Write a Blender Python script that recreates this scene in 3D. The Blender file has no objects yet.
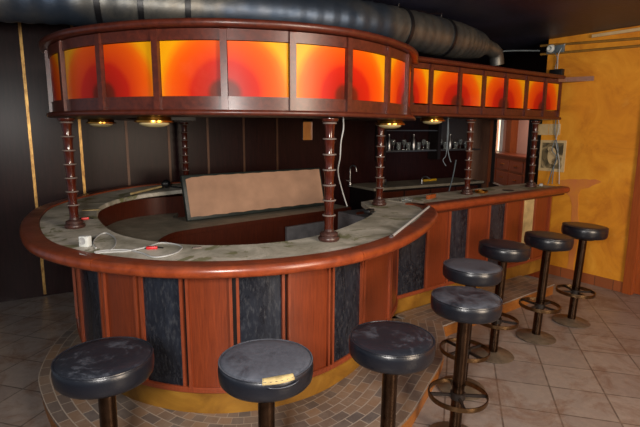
import bpy, bmesh, math, random
from mathutils import Vector, Matrix
random.seed(7)
S = bpy.context.scene
COL = S.collection
PI = math.pi

# ------------------------------------------------------------------ camera
FPX = 490.0
PITCH = math.atan(85 / FPX)
ROLL = math.radians(0.3)
EYE = 1.75
cam = bpy.data.cameras.new('camera')
cam.sensor_fit = 'HORIZONTAL'; cam.sensor_width = 36; cam.lens = FPX / 640 * 36
cam.clip_start = 0.05; cam.clip_end = 100
camo = bpy.data.objects.new('camera', cam); COL.objects.link(camo)
camo.matrix_world = Matrix.Translation((0, 0, EYE)) @ Matrix.Rotation(math.radians(90) - PITCH, 4, 'X') @ Matrix.Rotation(ROLL, 4, 'Z')
S.camera = camo

# ------------------------------------------------------------------ world, lights, exposure
S.view_settings.view_transform = 'Standard'
S.view_settings.look = 'None'
S.view_settings.gamma = 1
S.view_settings.use_curve_mapping = False
S.view_settings.exposure = 0.0
W = bpy.data.worlds.new('world'); S.world = W; W.use_nodes = True
W.node_tree.nodes['Background'].inputs[0].default_value = (0.75, 0.85, 1.0, 1)
W.node_tree.nodes['Background'].inputs[1].default_value = 0.30

def area(name, loc, target, size, power, color, sizey=None):
    l = bpy.data.lights.new(name, 'AREA'); l.energy = power; l.color = color; l.size = size
    if sizey: l.shape = 'RECTANGLE'; l.size_y = sizey
    o = bpy.data.objects.new(name, l); COL.objects.link(o); o.location = loc
    o.rotation_euler = (Vector(target) - Vector(loc)).to_track_quat('-Z', 'Y').to_euler()
    return o
area('camera_flash_light', (-0.30, -0.15, 1.88), (0.1, 3.2, 1.2), 0.25, 78, (1.0, 0.94, 0.88))
area('daylight_from_front_window', (3.6, -1.2, 2.0), (1.2, 4.5, 1.0), 1.6, 240, (1.0, 0.80, 0.60))
area('added_overhead_fill', (1.5, 1.0, 2.72), (0.6, 3.2, 0.6), 1.3, 50, (1.0, 0.93, 0.86))  # added fill from above, lifts the floor and counter tops
area('daylight_in_side_room', (3.3, 9.3, 2.6), (3.6, 9.8, 1.2), 0.8, 25, (1.0, 0.85, 0.75))

# ------------------------------------------------------------------ projection helpers (used only to read sizes off known planes)
def ray(px, py):
    u = (px - 320) / FPX; v = (213.5 - py) / FPX
    c, s = math.cos(ROLL), math.sin(ROLL)
    u, v = c * u - s * v, s * u + c * v
    return Vector((u, math.cos(PITCH) + v * math.sin(PITCH), -math.sin(PITCH) + v * math.cos(PITCH)))
def at(px, py, z):
    d = ray(px, py); return Vector((0, 0, EYE)) + d * ((z - EYE) / d.z)
def aty(px, py, Y):
    d = ray(px, py); return Vector((0, 0, EYE)) + d * (Y / d.y)
def pxof(p):
    q = Vector(p) - Vector((0, 0, EYE))
    f = Vector((0, math.cos(PITCH), -math.sin(PITCH))); up = Vector((0, math.sin(PITCH), math.cos(PITCH)))
    u = q.x / q.dot(f); v = q.dot(up) / q.dot(f)
    c, s = math.cos(ROLL), math.sin(ROLL)
    return 320 + FPX * (c * u + s * v)

# ------------------------------------------------------------------ materials
def lin(c):
    return tuple(((x / 255) / 12.92 if x / 255 <= 0.04045 else ((x / 255 + 0.055) / 1.055) ** 2.4) for x in c) + (1,)
class NT:
    def __init__(s, name):
        s.m = bpy.data.materials.new(name); s.m.use_nodes = True
        s.t = s.m.node_tree; s.b = s.t.nodes['Principled BSDF']; s.L = s.t.links
    def n(s, typ, **kw):
        x = s.t.nodes.new(typ)
        for k, v in kw.items():
            if k.startswith('i_'): x.inputs[k[2:].replace('_', ' ')].default_value = v
            else: setattr(x, k, v)
        return x
    def coord(s, kind='Object', scale=(1, 1, 1), rot=(0, 0, 0)):
        c = s.n('ShaderNodeTexCoord'); m = s.n('ShaderNodeMapping')
        m.inputs['Scale'].default_value = scale; m.inputs['Rotation'].default_value = rot
        s.L.new(c.outputs[kind], m.inputs[0]); return m.outputs[0]
    def noise(s, co, scale, detail=4, rough=.55, dist=0):
        x = s.n('ShaderNodeTexNoise'); x.inputs['Scale'].default_value = scale; x.inputs['Detail'].default_value = detail
        x.inputs['Roughness'].default_value = rough; x.inputs['Distortion'].default_value = dist
        s.L.new(co, x.inputs['Vector']); return x.outputs['Fac']
    def ramp(s, f, stops, interp='LINEAR'):
        r = s.n('ShaderNodeValToRGB'); e = r.color_ramp.elements; r.color_ramp.interpolation = interp
        while len(e) < len(stops): e.new(.5)
        for k, (p, c) in enumerate(stops):
            e[k].position = p; e[k].color = c if isinstance(c, tuple) and len(c) == 4 else (c, c, c, 1)
        s.L.new(f, r.inputs[0]); return r.outputs[0]
    def mix(s, f, a, b, mode='MIX'):
        x = s.n('ShaderNodeMix', data_type='RGBA', blend_type=mode)
        for i, v in ((0, f), (6, a), (7, b)):
            if isinstance(v, (int, float, tuple)): x.inputs[i].default_value = v
            else: s.L.new(v, x.inputs[i])
        return x.outputs[2]
    def math(s, op, a, b=0.0):
        x = s.n('ShaderNodeMath', operation=op)
        for i, v in ((0, a), (1, b)):
            if isinstance(v, (int, float)): x.inputs[i].default_value = v
            else: s.L.new(v, x.inputs[i])
        return x.outputs[0]
    def out(s, col=None, rough=None, metal=None, bump=None, bs=.3, bd=.01, spec=None):
        if col is not None:
            if isinstance(col, tuple): s.b.inputs['Base Color'].default_value = col
            else: s.L.new(col, s.b.inputs['Base Color'])
        if rough is not None:
            if isinstance(rough, (int, float)): s.b.inputs['Roughness'].default_value = rough
            else: s.L.new(rough, s.b.inputs['Roughness'])
        if metal is not None: s.b.inputs['Metallic'].default_value = metal
        if spec is not None: s.b.inputs['Specular IOR Level'].default_value = spec
        if bump is not None:
            x = s.n('ShaderNodeBump'); x.inputs['Strength'].default_value = bs; x.inputs['Distance'].default_value = bd
            s.L.new(bump, x.inputs['Height']); s.L.new(x.outputs[0], s.b.inputs['Normal'])
        return s.m

def plain(name, rgb, rough=.5, metal=0, var=.25, scale=12):
    t = NT(name); co = t.coord()
    f = t.noise(co, scale); a = lin(rgb); d = tuple(x * (1 - var) for x in a[:3]) + (1,); u = tuple(min(1, x * (1 + var)) for x in a[:3]) + (1,)
    return t.out(t.ramp(f, [(.3, d), (.7, u)]), rough, metal, t.noise(co, scale * 4), .15, .004)

def wood(name, a, b, rough=.3, scale=(14, 14, 1.2), dust=0, dustcol=(150, 140, 130), uv=False):
    t = NT(name); co = t.coord('Object', scale)
    f = t.noise(co, 5, 6, .65, .6); c = t.ramp(f, [(.3, lin(a)), (.7, lin(b))])
    r = rough
    if dust:
        f2 = t.noise(t.coord('Object'), 3.2, 6, .7); m = t.ramp(f2, [(.62 - dust * .3, 0.0), (.78, .8)])
        g = t.n('ShaderNodeNewGeometry'); sp = t.n('ShaderNodeSeparateXYZ'); t.L.new(g.outputs['Normal'], sp.inputs[0])
        up = t.ramp(sp.outputs[2], [(.35, 0.0), (.95, 1.0)])
        mm = t.math('MULTIPLY', m, up); c = t.mix(mm, c, lin(dustcol)); r = t.math('ADD', t.math('MULTIPLY', mm, .5), rough)
    return t.out(c, r, 0, f, .08, .003)

def leather(name, dustamt, seed):
    t = NT(name); co = t.coord('Object')
    mp = t.n('ShaderNodeMapping'); mp.inputs['Location'].default_value = (seed * 1.7, seed * 2.3, 0); t.L.new(co, mp.inputs[0]); co = mp.outputs[0]
    f = t.noise(co, 7, 8, .75, .4); f2 = t.noise(co, 55, 4, .7)
    g = t.n('ShaderNodeNewGeometry'); sp = t.n('ShaderNodeSeparateXYZ'); t.L.new(g.outputs['Normal'], sp.inputs[0])
    up = t.ramp(sp.outputs[2], [(.3, 0.02), (.9, 1.0)])
    m = t.math('MULTIPLY', t.ramp(f, [(.60 - dustamt * .35, .12), (.72 - dustamt * .25, .85)]), up)
    m = t.math('MULTIPLY', m, t.ramp(f2, [(.2, .55), (.7, 1.0)]))
    c = t.mix(m, lin((15, 18, 26)), lin((92, 97, 108)))
    return t.out(c, t.math('ADD', t.math('MULTIPLY', m, .35), .3), 0, t.noise(co, 130, 3), .2, .003)

M = {}
M['rail'] = wood('polished_orange_brown_rail_wood', (108, 44, 20), (146, 66, 32), .28, (3, 3, 3), dust=1.15, dustcol=(78, 56, 50))
M['panelwood'] = wood('red_brown_grained_panel_wood', (96, 40, 20), (132, 58, 28), .3, (30, 30, 1.2))
M['postwood'] = wood('brown_post_wood', (112, 50, 28), (142, 68, 40), .32, (20, 20, 1.5))
M['canopy'] = wood('dark_mahogany_canopy_wood', (60, 25, 17), (92, 40, 26), .34, (6, 6, 6), dust=.1)
M['column'] = wood('varnished_red_turned_wood', (48, 17, 11), (80, 30, 16), .14, (20, 20, 3))
M['ringdust'] = plain('dusty_grey_ring_edges', (112, 100, 94), .7)
M['darkwood'] = wood('dark_inner_cabinet_wood', (52, 20, 12), (84, 34, 18), .35, (26, 26, 1.2))
M['basedark'] = wood('dark_column_base_wood', (46, 26, 22), (76, 46, 40), .35, (12, 12, 12), dust=.6, dustcol=(110, 100, 96))
M['blackwood'] = plain('black_stained_wood', (22, 15, 15), .35)
M['brownpanel'] = wood('brown_door_panel_wood', (104, 62, 38), (128, 80, 50), .4, (10, 10, 1))
M['brass'] = plain('polished_brass', (200, 140, 60), .22, 1, .1)
M['oldbrass'] = plain('tarnished_brass_tube', (116, 92, 66), .3, 1, .3, 30)
M['polebrass'] = plain('worn_bronze_pole', (70, 54, 42), .26, 1, .35, 25)
M['dustymetal'] = plain('dusty_worn_base_metal', (104, 92, 78), .4, .35, .25, 18)
M['greymetal'] = plain('dull_grey_metal_sheet', (110, 108, 110), .45, .1)
M['iron'] = plain('black_painted_iron', (34, 28, 26), .45, .3)
M['steel'] = plain('stainless_steel', (150, 150, 150), .3, 1, .1)
M['domeglass'] = plain('frosted_cream_lamp_glass', (205, 190, 140), .12)
M['white'] = plain('white_plastic', (205, 210, 208), .45, 0, .06)
M['cable'] = plain('pale_grey_cable_rubber', (170, 172, 172), .5, 0, .08)
M['bluecable'] = plain('blue_grey_cable_rubber', (92, 104, 112), .5, 0, .2)
M['red'] = plain('red_plastic', (190, 30, 34), .4)
M['black'] = plain('black_plastic', (22, 22, 24), .4)
M['foam'] = plain('yellowed_seat_foam', (168, 150, 104), .9)
M['cream'] = plain('cream_wood_strip', (176, 156, 110), .6)
M['green'] = plain('olive_green_rag', (92, 96, 50), .9)
M['yellowplastic'] = plain('yellow_plastic', (190, 150, 30), .4)
M['strapblack'] = plain('black_rubber_strap', (14, 14, 18), .4)

t = NT('yellow_mottled_kick_board'); co = t.coord(); f = t.noise(co, 4, 6, .6, .8)
M['kick'] = t.out(t.ramp(f, [(.3, lin((112, 74, 20))), (.55, lin((144, 102, 32))), (.75, lin((164, 122, 46)))]), .45)

t = NT('dusty_dark_blue_mirror_glass'); co = t.coord('Object', (1, 1, .35)); f = t.noise(co, 6, 8, .75, .5); f2 = t.noise(co, 60, 4, .7)
c = t.ramp(f, [(.35, lin((14, 17, 26))), (.62, lin((40, 46, 58))), (.8, lin((66, 74, 88)))])
M['darkglass'] = t.out(t.mix(t.ramp(f2, [(.5, 0.0), (.8, .4)]), c, lin((120, 122, 126))), t.ramp(f, [(.3, .16), (.8, .5)]), .25)

t = NT('grey_green_dusty_marble_counter'); co = t.coord(); f = t.noise(co, 3.4, 7, .65, .7); f2 = t.noise(co, 3.6, 5, .65, .9); f3 = t.noise(co, 26, 5, .7)
c = t.ramp(f, [(.3, lin((126, 122, 106))), (.5, lin((176, 171, 156))), (.7, lin((218, 212, 200)))])
c = t.mix(t.ramp(f2, [(.57, 0.0), (.61, .75)]), c, lin((104, 106, 58)))
c = t.mix(t.ramp(f3, [(.55, 0.0), (.75, .35)]), c, lin((60, 56, 50)))
M['stone'] = t.out(c, .6, 0, f3, .2, .003)

t = NT('dusty_grey_worktop'); co = t.coord(); f = t.noise(co, 5, 7, .7, .6)
M['worktop'] = t.out(t.ramp(f, [(.3, lin((104, 100, 88))), (.7, lin((150, 142, 126)))]), .55)

t = NT('orange_radial_printed_glass'); c0 = t.n('ShaderNodeUVMap'); sp = t.n('ShaderNodeSeparateXYZ'); t.L.new(c0.outputs[0], sp.inputs[0])
dx = sp.outputs[0]; dy = t.math('SUBTRACT', sp.outputs[1], .06)
dy = t.math('MULTIPLY', dy, .85)
r = t.math('SQRT', t.math('ADD', t.math('MULTIPLY', dx, dx), t.math('MULTIPLY', dy, dy)))
r = t.math('ADD', r, t.math('MULTIPLY', t.math('SUBTRACT', t.noise(t.coord(), 5, 3), .5), .08))
r = t.math('MULTIPLY', r, .75)
c = t.ramp(r, [(0.0, lin((76, 26, 14))), (.13, lin((104, 30, 14))), (.19, lin((168, 26, 12))), (.36, lin((184, 32, 12))), (.42, lin((206, 58, 10))), (.62, lin((222, 84, 6))), (.70, lin((226, 104, 6))), (.80, lin((226, 156, 8)))])
f3 = t.noise(t.coord(), 3, 5, .6); c = t.mix(t.ramp(f3, [(.55, 0.0), (.85, .15)]), c, lin((210, 130, 100)))
M['orange'] = t.out(c, .35, 0, spec=.18)

t = NT('dark_panelled_wall_wood'); co = t.coord('Object', (9, 9, .8)); f = t.noise(co, 5, 6, .65, .5)
M['wallwood'] = t.out(t.ramp(f, [(.3, lin((24, 9, 10))), (.7, lin((42, 18, 18)))]), .3, 0, f, .06, .002, spec=.15)
t = NT('worn_gold_strip'); co = t.coord('Object', (3, 3, 1)); f = t.noise(co, 9, 5, .7)
M['gold'] = t.out(t.ramp(f, [(.35, lin((110, 72, 34))), (.6, lin((190, 150, 84)))]), .35, .6)

M['shadegold'] = plain('gold_strip_painted_shade', (74, 44, 24), .4, .3, .3, 8)  # gold strip with shade painted in, for the strips that get little light
t = NT('mottled_yellow_ochre_plaster'); co = t.coord(); f = t.noise(co, 2.2, 8, .65, 1.2); f2 = t.noise(co, 9, 5, .6, .6)
c = t.ramp(f, [(.3, lin((186, 112, 18))), (.5, lin((212, 140, 28))), (.7, lin((226, 160, 46)))])
c = t.mix(t.ramp(f2, [(.62, 0.0), (.8, .35)]), c, lin((214, 170, 90)))
M['yellow'] = t.out(c, .75, 0, f2, .15, .004)
t = NT('pinkish_ochre_wall_patch'); co = t.coord(); f = t.noise(co, 5, 6, .7, .6)
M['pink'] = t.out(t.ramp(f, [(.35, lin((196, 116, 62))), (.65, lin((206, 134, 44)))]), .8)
M['pinkwall'] = plain('pale_pink_room_plaster', (214, 160, 140), .8, 0, .06, 3)

t = NT('dark_blue_black_glossy_ceiling'); co = t.coord(); f = t.noise(co, 1.3, 8, .7, .8); f2 = t.noise(t.coord('Object', (.8, 2.5, 1)), 1.5, 6, .7, .6)
c = t.ramp(f, [(.35, lin((22, 24, 40))), (.7, lin((46, 48, 72)))])
c = t.mix(t.ramp(f2, [(.62, 0.0), (.72, .8)]), c, lin((120, 82, 62)))
M['ceiling'] = t.out(c, .45, 0, t.noise(co, 30, 5), .3, .01)

def tilemat(name, rot, size, mortar, c1, c2, cm, rough, dirt, dirtcol):
    t = NT(name); c0 = t.coord('Object', (1, 1, 1), (0, 0, rot))
    b = t.n('ShaderNodeTexBrick', offset=0.0, squash=1.0)
    b.inputs['Scale'].default_value = 1.0; b.inputs['Mortar Size'].default_value = mortar
    b.inputs['Mortar Smooth'].default_value = .2
    b.inputs['Brick Width'].default_value = size; b.inputs['Row Height'].default_value = size
    b.inputs['Color1'].default_value = lin(c1); b.inputs['Color2'].default_value = lin(c2); b.inputs['Mortar'].default_value = lin(cm)
    t.L.new(c0, b.inputs['Vector'])
    co = t.coord(); f = t.noise(co, 2.6, 8, .72, .8); f2 = t.noise(co, 14, 6, .7)
    c = t.mix(t.ramp(f, [(.48, 0.0), (.6, dirt)]), b.outputs['Color'], lin(dirtcol))
    c = t.mix(t.ramp(f2, [(.45, 0.0), (.8, .4)]), c, lin((176, 162, 148)))
    return t.out(c, t.ramp(f, [(.35, rough), (.7, rough + .25)]), 0, b.outputs['Fac'], -.2, .003)
M['floor'] = tilemat('dusty_brown_grey_floor_tiles', math.radians(15.6), .345, .006, (130, 118, 112), (146, 134, 126), (88, 78, 72), .28, .6, (112, 80, 60))

t = NT('small_brown_step_tiles'); c0 = t.n('ShaderNodeUVMap')
b = t.n('ShaderNodeTexBrick', offset=.5); b.inputs['Scale'].default_value = 1.0
b.inputs['Brick Width'].default_value = .13; b.inputs['Row Height'].default_value = .066; b.inputs['Mortar Size'].default_value = .0035; b.inputs['Mortar Smooth'].default_value = .1
b.inputs['Color1'].default_value = lin((138, 112, 90)); b.inputs['Color2'].default_value = lin((92, 86, 84)); b.inputs['Mortar'].default_value = lin((158, 146, 134))
t.L.new(c0.outputs[0], b.inputs['Vector'])
f = t.noise(t.coord(), 5, 6, .7)
M['steptile'] = t.out(t.mix(t.ramp(f, [(.45, 0.0), (.8, .5)]), b.outputs['Color'], lin((160, 148, 136))), .4)
M['riser'] = wood('orange_brown_riser_board', (132, 78, 30), (160, 102, 44), .45, (4, 4, 8))
M['riserdark'] = M['riser']

t = NT('terracotta_skirting_tiles'); c0 = t.n('ShaderNodeUVMap'); b = t.n('ShaderNodeTexBrick', offset=0.0); b.inputs['Scale'].default_value = 1.0
b.inputs['Brick Width'].default_value = .2; b.inputs['Row Height'].default_value = .3; b.inputs['Mortar Size'].default_value = .004
b.inputs['Color1'].default_value = lin((150, 84, 48)); b.inputs['Color2'].default_value = lin((128, 76, 48)); b.inputs['Mortar'].default_value = lin((90, 60, 44))
t.L.new(c0.outputs[0], b.inputs['Vector']); M['skirt'] = t.out(b.outputs['Color'], .4)
M['doorwood'] = wood('orange_brown_door_frame_wood', (132, 62, 26), (160, 82, 36), .35, (12, 12, 1))
M['beige'] = plain('stained_beige_hessian', (176, 140, 116), .9, 0, .14, 5)
M['darkgreen'] = plain('dark_green_vinyl', (30, 40, 38), .45)

t = NT('old_galvanised_duct'); co = t.coord(); f = t.noise(co, 3, 6, .7, .6); f2 = t.noise(co, 1.1, 3)
c = t.ramp(f, [(.3, lin((70, 74, 78))), (.6, lin((112, 110, 104))), (.8, lin((132, 124, 108)))])
c = t.mix(t.ramp(f2, [(.5, 0.0), (.6, .7)]), c, lin((40, 62, 88)))  # dark blue reflection painted into the duct colour in patches
M['duct'] = t.out(c, .44, .75, f, .3, .01)

t = NT('drinking_glass'); t.b.inputs['Transmission Weight'].default_value = .9; t.b.inputs['IOR'].default_value = 1.45
M['glass'] = t.out(lin((225, 232, 232)), .05)
t = NT('mirror_silver'); M['mirror'] = t.out(lin((150, 140, 135)), .04, 1)
t = NT('grey_mirror_silver'); M['greymirror'] = t.out(lin((110, 112, 116)), .35, .8)

t = NT('faded_black_and_white_print'); c0 = t.coord('Object'); f = t.noise(c0, 5, 4, .6, 1.5)
M['print'] = t.out(t.ramp(f, [(.38, lin((70, 62, 44))), (.52, lin((128, 112, 80))), (.64, lin((190, 170, 130)))]), .6)
M['paper'] = plain('yellowed_paper', (196, 172, 128), .8, 0, .1, 8)

def emit(name, rgb, k):
    t = NT(name); t.b.inputs['Emission Color'].default_value = lin(rgb); t.b.inputs['Emission Strength'].default_value = k
    return t.out(lin(rgb), .6)
M['daypane'] = emit('bright_daylight_window_pane', (255, 246, 214), 1.6)

LE = [leather('blue_black_seat_vinyl', .2, 1), leather('dusty_blue_black_seat_vinyl', 1.0, 2), leather('patchy_blue_black_seat_vinyl', .6, 3), leather('dark_blue_black_seat_vinyl', .1, 4)]

# ------------------------------------------------------------------ object helpers
def link(name, me, mat, parent=None, smooth=True):
    if mat is not None:
        me.materials.append(mat)
    if smooth:
        for p in me.polygons: p.use_smooth = True
        try: me.set_sharp_from_angle(angle=math.radians(38))
        except Exception: pass
    o = bpy.data.objects.new(name, me); COL.objects.link(o)
    if parent: o.parent = parent
    return o
def fin(bm, name, mat, parent=None, smooth=True):
    bmesh.ops.recalc_face_normals(bm, faces=bm.faces)
    me = bpy.data.meshes.new(name); bm.to_mesh(me); bm.free()
    return link(name, me, mat, parent, smooth)
def tag(o, label=None, cat=None, group=None, kind=None):
    if label: o['label'] = label
    if cat: o['category'] = cat
    if group: o['group'] = group
    if kind: o['kind'] = kind
    return o
def thing(name, label, cat, loc=(0, 0, 0), rz=0, group=None):
    o = bpy.data.objects.new(name, None); COL.objects.link(o); o.location = loc; o.rotation_euler = (0, 0, rz)
    o.empty_display_size = .1
    return tag(o, label, cat, group)
def dup(root, loc, rz, label):
    def cp(o, par):
        c = o.copy(); COL.objects.link(c); c.parent = par
        for ch in kids.get(o, []): cp(ch, c)
        return c
    kids = {}
    for o in bpy.data.objects:
        if o.parent: kids.setdefault(o.parent, []).append(o)
    r = cp(root, None); r.location = loc; r.rotation_euler = (0, 0, rz)
    r['label'] = label
    return r
def box(bm, x0, x1, y0, y1, z0, z1, mtx=None, bev=0):
    r = bmesh.ops.create_cube(bm, size=1)
    m = Matrix.Translation(((x0 + x1) / 2, (y0 + y1) / 2, (z0 + z1) / 2)) @ Matrix.Diagonal((x1 - x0, y1 - y0, z1 - z0, 1))
    if mtx: m = mtx @ m
    bmesh.ops.transform(bm, matrix=m, verts=r['verts'])
    if bev:
        es = list({e for v in r['verts'] for e in v.link_edges})
        bmesh.ops.bevel(bm, geom=es, offset=bev, segments=2, affect='EDGES', profile=.5)
def lathe(bm, prof, n=32, mtx=None, close=True):
    rings = []
    for r, z in prof:
        if r < 1e-5: rings.append([bm.verts.new((0, 0, z))])
        else: rings.append([bm.verts.new((r * math.cos(2 * PI * k / n), r * math.sin(2 * PI * k / n), z)) for k in range(n)])
    for a, b in zip(rings, rings[1:]):
        for k in range(n):
            k2 = (k + 1) % n
            if len(a) == 1 and len(b) == 1: continue
            if len(a) == 1: bm.faces.new((a[0], b[k], b[k2]))
            elif len(b) == 1: bm.faces.new((a[k], b[0], a[k2]))
            else: bm.faces.new((a[k], b[k], b[k2], a[k2]))
    if mtx:
        bmesh.ops.transform(bm, matrix=mtx, verts=[v for r in rings for v in r])
def cr(pts, n=8, closed=False):
    pts = [Vector(p) for p in pts]; out = []
    N = len(pts)
    for i in range(N - 1):
        p0 = pts[max(i - 1, 0)]; p1 = pts[i]; p2 = pts[i + 1]; p3 = pts[min(i + 2, N - 1)]
        for k in range(n):
            t = k / n
            out.append(.5 * ((2 * p1) + (-p0 + p2) * t + (2 * p0 - 5 * p1 + 4 * p2 - p3) * t * t + (-p0 + 3 * p1 - 3 * p2 + p3) * t ** 3))
    out.append(pts[-1]); return out
def tube(bm, pts, rad, n=10, caps=True):
    pts = [Vector(p) for p in pts]; rings = []; nrm = None
    for i, p in enumerate(pts):
        t = (pts[min(i + 1, len(pts) - 1)] - pts[max(i - 1, 0)]).normalized()
        if nrm is None:
            nrm = t.orthogonal().normalized()
        nrm = (nrm - t * nrm.dot(t)).normalized(); bn = t.cross(nrm)
        r = rad[i] if isinstance(rad, (list, tuple)) else rad
        rings.append([bm.verts.new(p + (nrm * math.cos(2 * PI * k / n) + bn * math.sin(2 * PI * k / n)) * r) for k in range(n)])
    for a, b in zip(rings, rings[1:]):
        for k in range(n): bm.faces.new((a[k], a[(k + 1) % n], b[(k + 1) % n], b[k]))
    if caps: bm.faces.new(rings[0]); bm.faces.new(rings[-1])

class Path2:
    """an open plan curve, resampled by arc length; offsets to its right-hand side are inward"""
    def __init__(s, pts, step=.03, smooth=True):
        p = [Vector((a, b, 0)) for a, b in pts]
        if smooth: p = cr(p, 14)
        acc = [0]
        for a, b in zip(p, p[1:]): acc.append(acc[-1] + (b - a).length)
        s.len = acc[-1]; s.p = p; s.acc = acc; s.step = step
    def pos(s, d):
        d = min(max(d, 0), s.len); import bisect
        i = min(max(bisect.bisect_right(s.acc, d) - 1, 0), len(s.p) - 2)
        k = (d - s.acc[i]) / max(1e-9, s.acc[i + 1] - s.acc[i])
        return s.p[i].lerp(s.p[i + 1], k)
    def nor(s, d):
        e = .05; t = s.pos(min(d + e, s.len)) - s.pos(max(d - e, 0)); t.normalize()
        return Vector((t.y, -t.x, 0))
    def off(s, d, o): return s.pos(d) + s.nor(d) * o
    def at_px(s, px, o, z):
        best = None
        n = int(s.len / .004)
        for i in range(n + 1):
            d = s.len * i / n; q = s.off(d, o); q.z = z
            e = abs(pxof(q) - px)
            if e < .9 and (best is None or q.y < best[1]): best = (d, q.y)
        if best: d0 = best[0]
        else: d0 = min((abs(pxof(Vector((*s.off(s.len * i / n, o)[:2], z))) - px), s.len * i / n) for i in range(n + 1))[1]
        return min((abs(pxof(Vector((*s.off(d0 + j * .002, o)[:2], z))) - px), d0 + j * .002) for j in range(-12, 13))[1]
def raisefn(p):
    if p.x < -.9 and p.y > 4.6:
        k = min(1, (p.y - 4.6) / 1.0); return .06 * k * k * (3 - 2 * k)
    return 0
def sweep(bm, path, prof, a=None, b=None, rz=False, uvmode=0, step=None):
    a = 0 if a is None else a; b = path.len if b is None else b
    n = max(1, int(round((b - a) / (step or path.step)))); uvl = bm.loops.layers.uv.verify(); rings = []
    for i in range(n + 1):
        d = a + (b - a) * i / n
        ring = []
        for o, z in prof:
            q = path.off(d, o); q.z = z + (raisefn(q) if rz else 0); ring.append(bm.verts.new(q))
        rings.append((ring, d))
    m = len(prof)
    zs = [z for _, z in prof]; z0, z1 = min(zs), max(zs); pl = [0]
    for k in range(m):
        o1, q1 = prof[k]; o2, q2 = prof[(k + 1) % m]; pl.append(pl[-1] + math.hypot(o2 - o1, q2 - q1))
    for (r0, d0), (r1, d1) in zip(rings, rings[1:]):
        for k in range(m):
            k2 = (k + 1) % m
            f = bm.faces.new((r0[k], r0[k2], r1[k2], r1[k]))
            for lp, (dd, kk) in zip(f.loops, ((d0, k), (d0, k + 1), (d1, k + 1), (d1, k))):
                if uvmode == 1: lp[uvl].uv = ((dd - a) / (b - a), (prof[kk % m][1] - z0) / (z1 - z0))
                elif uvmode == 2: lp[uvl].uv = (1 - (dd - a) / (b - a), (prof[kk % m][1] - z0) / (z1 - z0))
                else: lp[uvl].uv = (dd, pl[kk])
    bm.faces.new(rings[0][0]); bm.faces.new(rings[-1][0])
def sw(name, path, prof, mat, parent, a=None, b=None, **k):
    bm = bmesh.new(); sweep(bm, path, prof, a, b, **k); return fin(bm, name, mat, parent)
def rect(o0, o1, z0, z1, bev=0):
    if not bev: return [(o0, z0), (o1, z0), (o1, z1), (o0, z1)]
    q = bev; return [(o0 + q, z0), (o1 - q, z0), (o1, z0 + q), (o1, z1 - q), (o1 - q, z1), (o0 + q, z1), (o0, z1 - q), (o0, z0 + q)]
def halfround(o0, o1, z0, z1, n=8):
    """rail section: flat inner side at o1, rounded outer side at o0"""
    r = (z1 - z0) / 2; zc = (z0 + z1) / 2; pts = [(o1, z0), (o1, z1)]
    for k in range(n + 1):
        a = PI / 2 + PI * k / n
        pts.append((o0 + r * .8 + r * .8 * math.cos(a), zc + r * math.sin(a)))
    return pts

# ------------------------------------------------------------------ the setting
CEIL = 2.80
bm = bmesh.new(); box(bm, -6, 7, -4, 12, -.1, 0); tag(fin(bm, 'floor', M['floor'], None, False), kind='structure')
bm = bmesh.new(); box(bm, -6, 7, -4, 12, CEIL, CEIL + .1); tag(fin(bm, 'ceiling', M['ceiling'], None, False), kind='structure')
WA = Vector((-2.87, 4.94, 0)); WD = Vector((.861, .509, 0)); WN = Vector((.509, -.861, 0))      # dark panelled wall
angL = math.atan2(WD.y, WD.x)
ML = Matrix.Translation(WA) @ Matrix.Rotation(angL, 4, 'Z')          # local x along wall, local -y towards the room
bm = bmesh.new(); box(bm, -2.2, 6.55, 0, .1, 0, CEIL); w = fin(bm, 'wall_left', M['wallwood'], None, False); w.matrix_world = ML; tag(w, kind='structure')
k = 0
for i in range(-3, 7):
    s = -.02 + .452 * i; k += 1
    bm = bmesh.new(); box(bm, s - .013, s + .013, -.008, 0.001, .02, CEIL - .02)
    o = fin(bm, 'trim_%d' % k, M['gold'] if i < 2 else M['shadegold'], None, False); o.matrix_world = ML; tag(o, kind='structure')
# yellow wall: local x runs from its far end towards the viewer, +y into the wall
YN = Vector((.82, .572, 0)).normalized(); YD = Vector((YN.y, -YN.x, 0))   # YD towards the viewer/right
YE = Vector((2.69, 6.045, 0))
MY = Matrix.Translation(YE) @ Matrix.Rotation(math.atan2(YD.y, YD.x), 4, 'Z')
def yloc(px, py):
    d = ray(px, py); o = Vector((0, 0, EYE)); tt = (YE - o).dot(YN) / d.dot(YN); p = o + d * tt
    q = MY.inverted() @ p; return q
xd = yloc(628, 250).x
bm = bmesh.new(); box(bm, 0, xd, 0, .12, 0, CEIL); box(bm, xd, xd + 1.1, 0, .12, 2.15, CEIL); box(bm, xd + 1.1, xd + 5.5, 0, .12, 0, CEIL)
w = fin(bm, 'wall_right', M['yellow'], None, False); w.matrix_world = MY; tag(w, kind='structure')
bm = bmesh.new(); sweep(bm, Path2([(0.0, 0.0), (xd - .002, 0.0)], smooth=False), rect(0, .014, 0, .115), step=.5)
w = fin(bm, 'baseboard_right', M['skirt'], None, False); w.matrix_world = MY; tag(w, kind='structure')
# door in the right wall
bm = bmesh.new()
box(bm, xd, xd + .09, -.03, .10, 0, 2.15); box(bm, xd + 1.01, xd + 1.1, -.03, .10, 0, 2.15); box(bm, xd + .09, xd + 1.01, -.03, .10, 2.06, 2.15)
box(bm, xd + .09, xd + 1.01, .03, .07, .01, 2.06)
w = fin(bm, 'door_1', M['doorwood'], None, False); w.matrix_world = MY; tag(w, kind='structure')
bm = bmesh.new(); tube(bm, [(xd + .95, .03, 1.03), (xd + .95, -.02, 1.03), (xd + .84, -.02, 1.03)], .009, 8)
o = fin(bm, 'door_handle', M['brass'], w)
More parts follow.
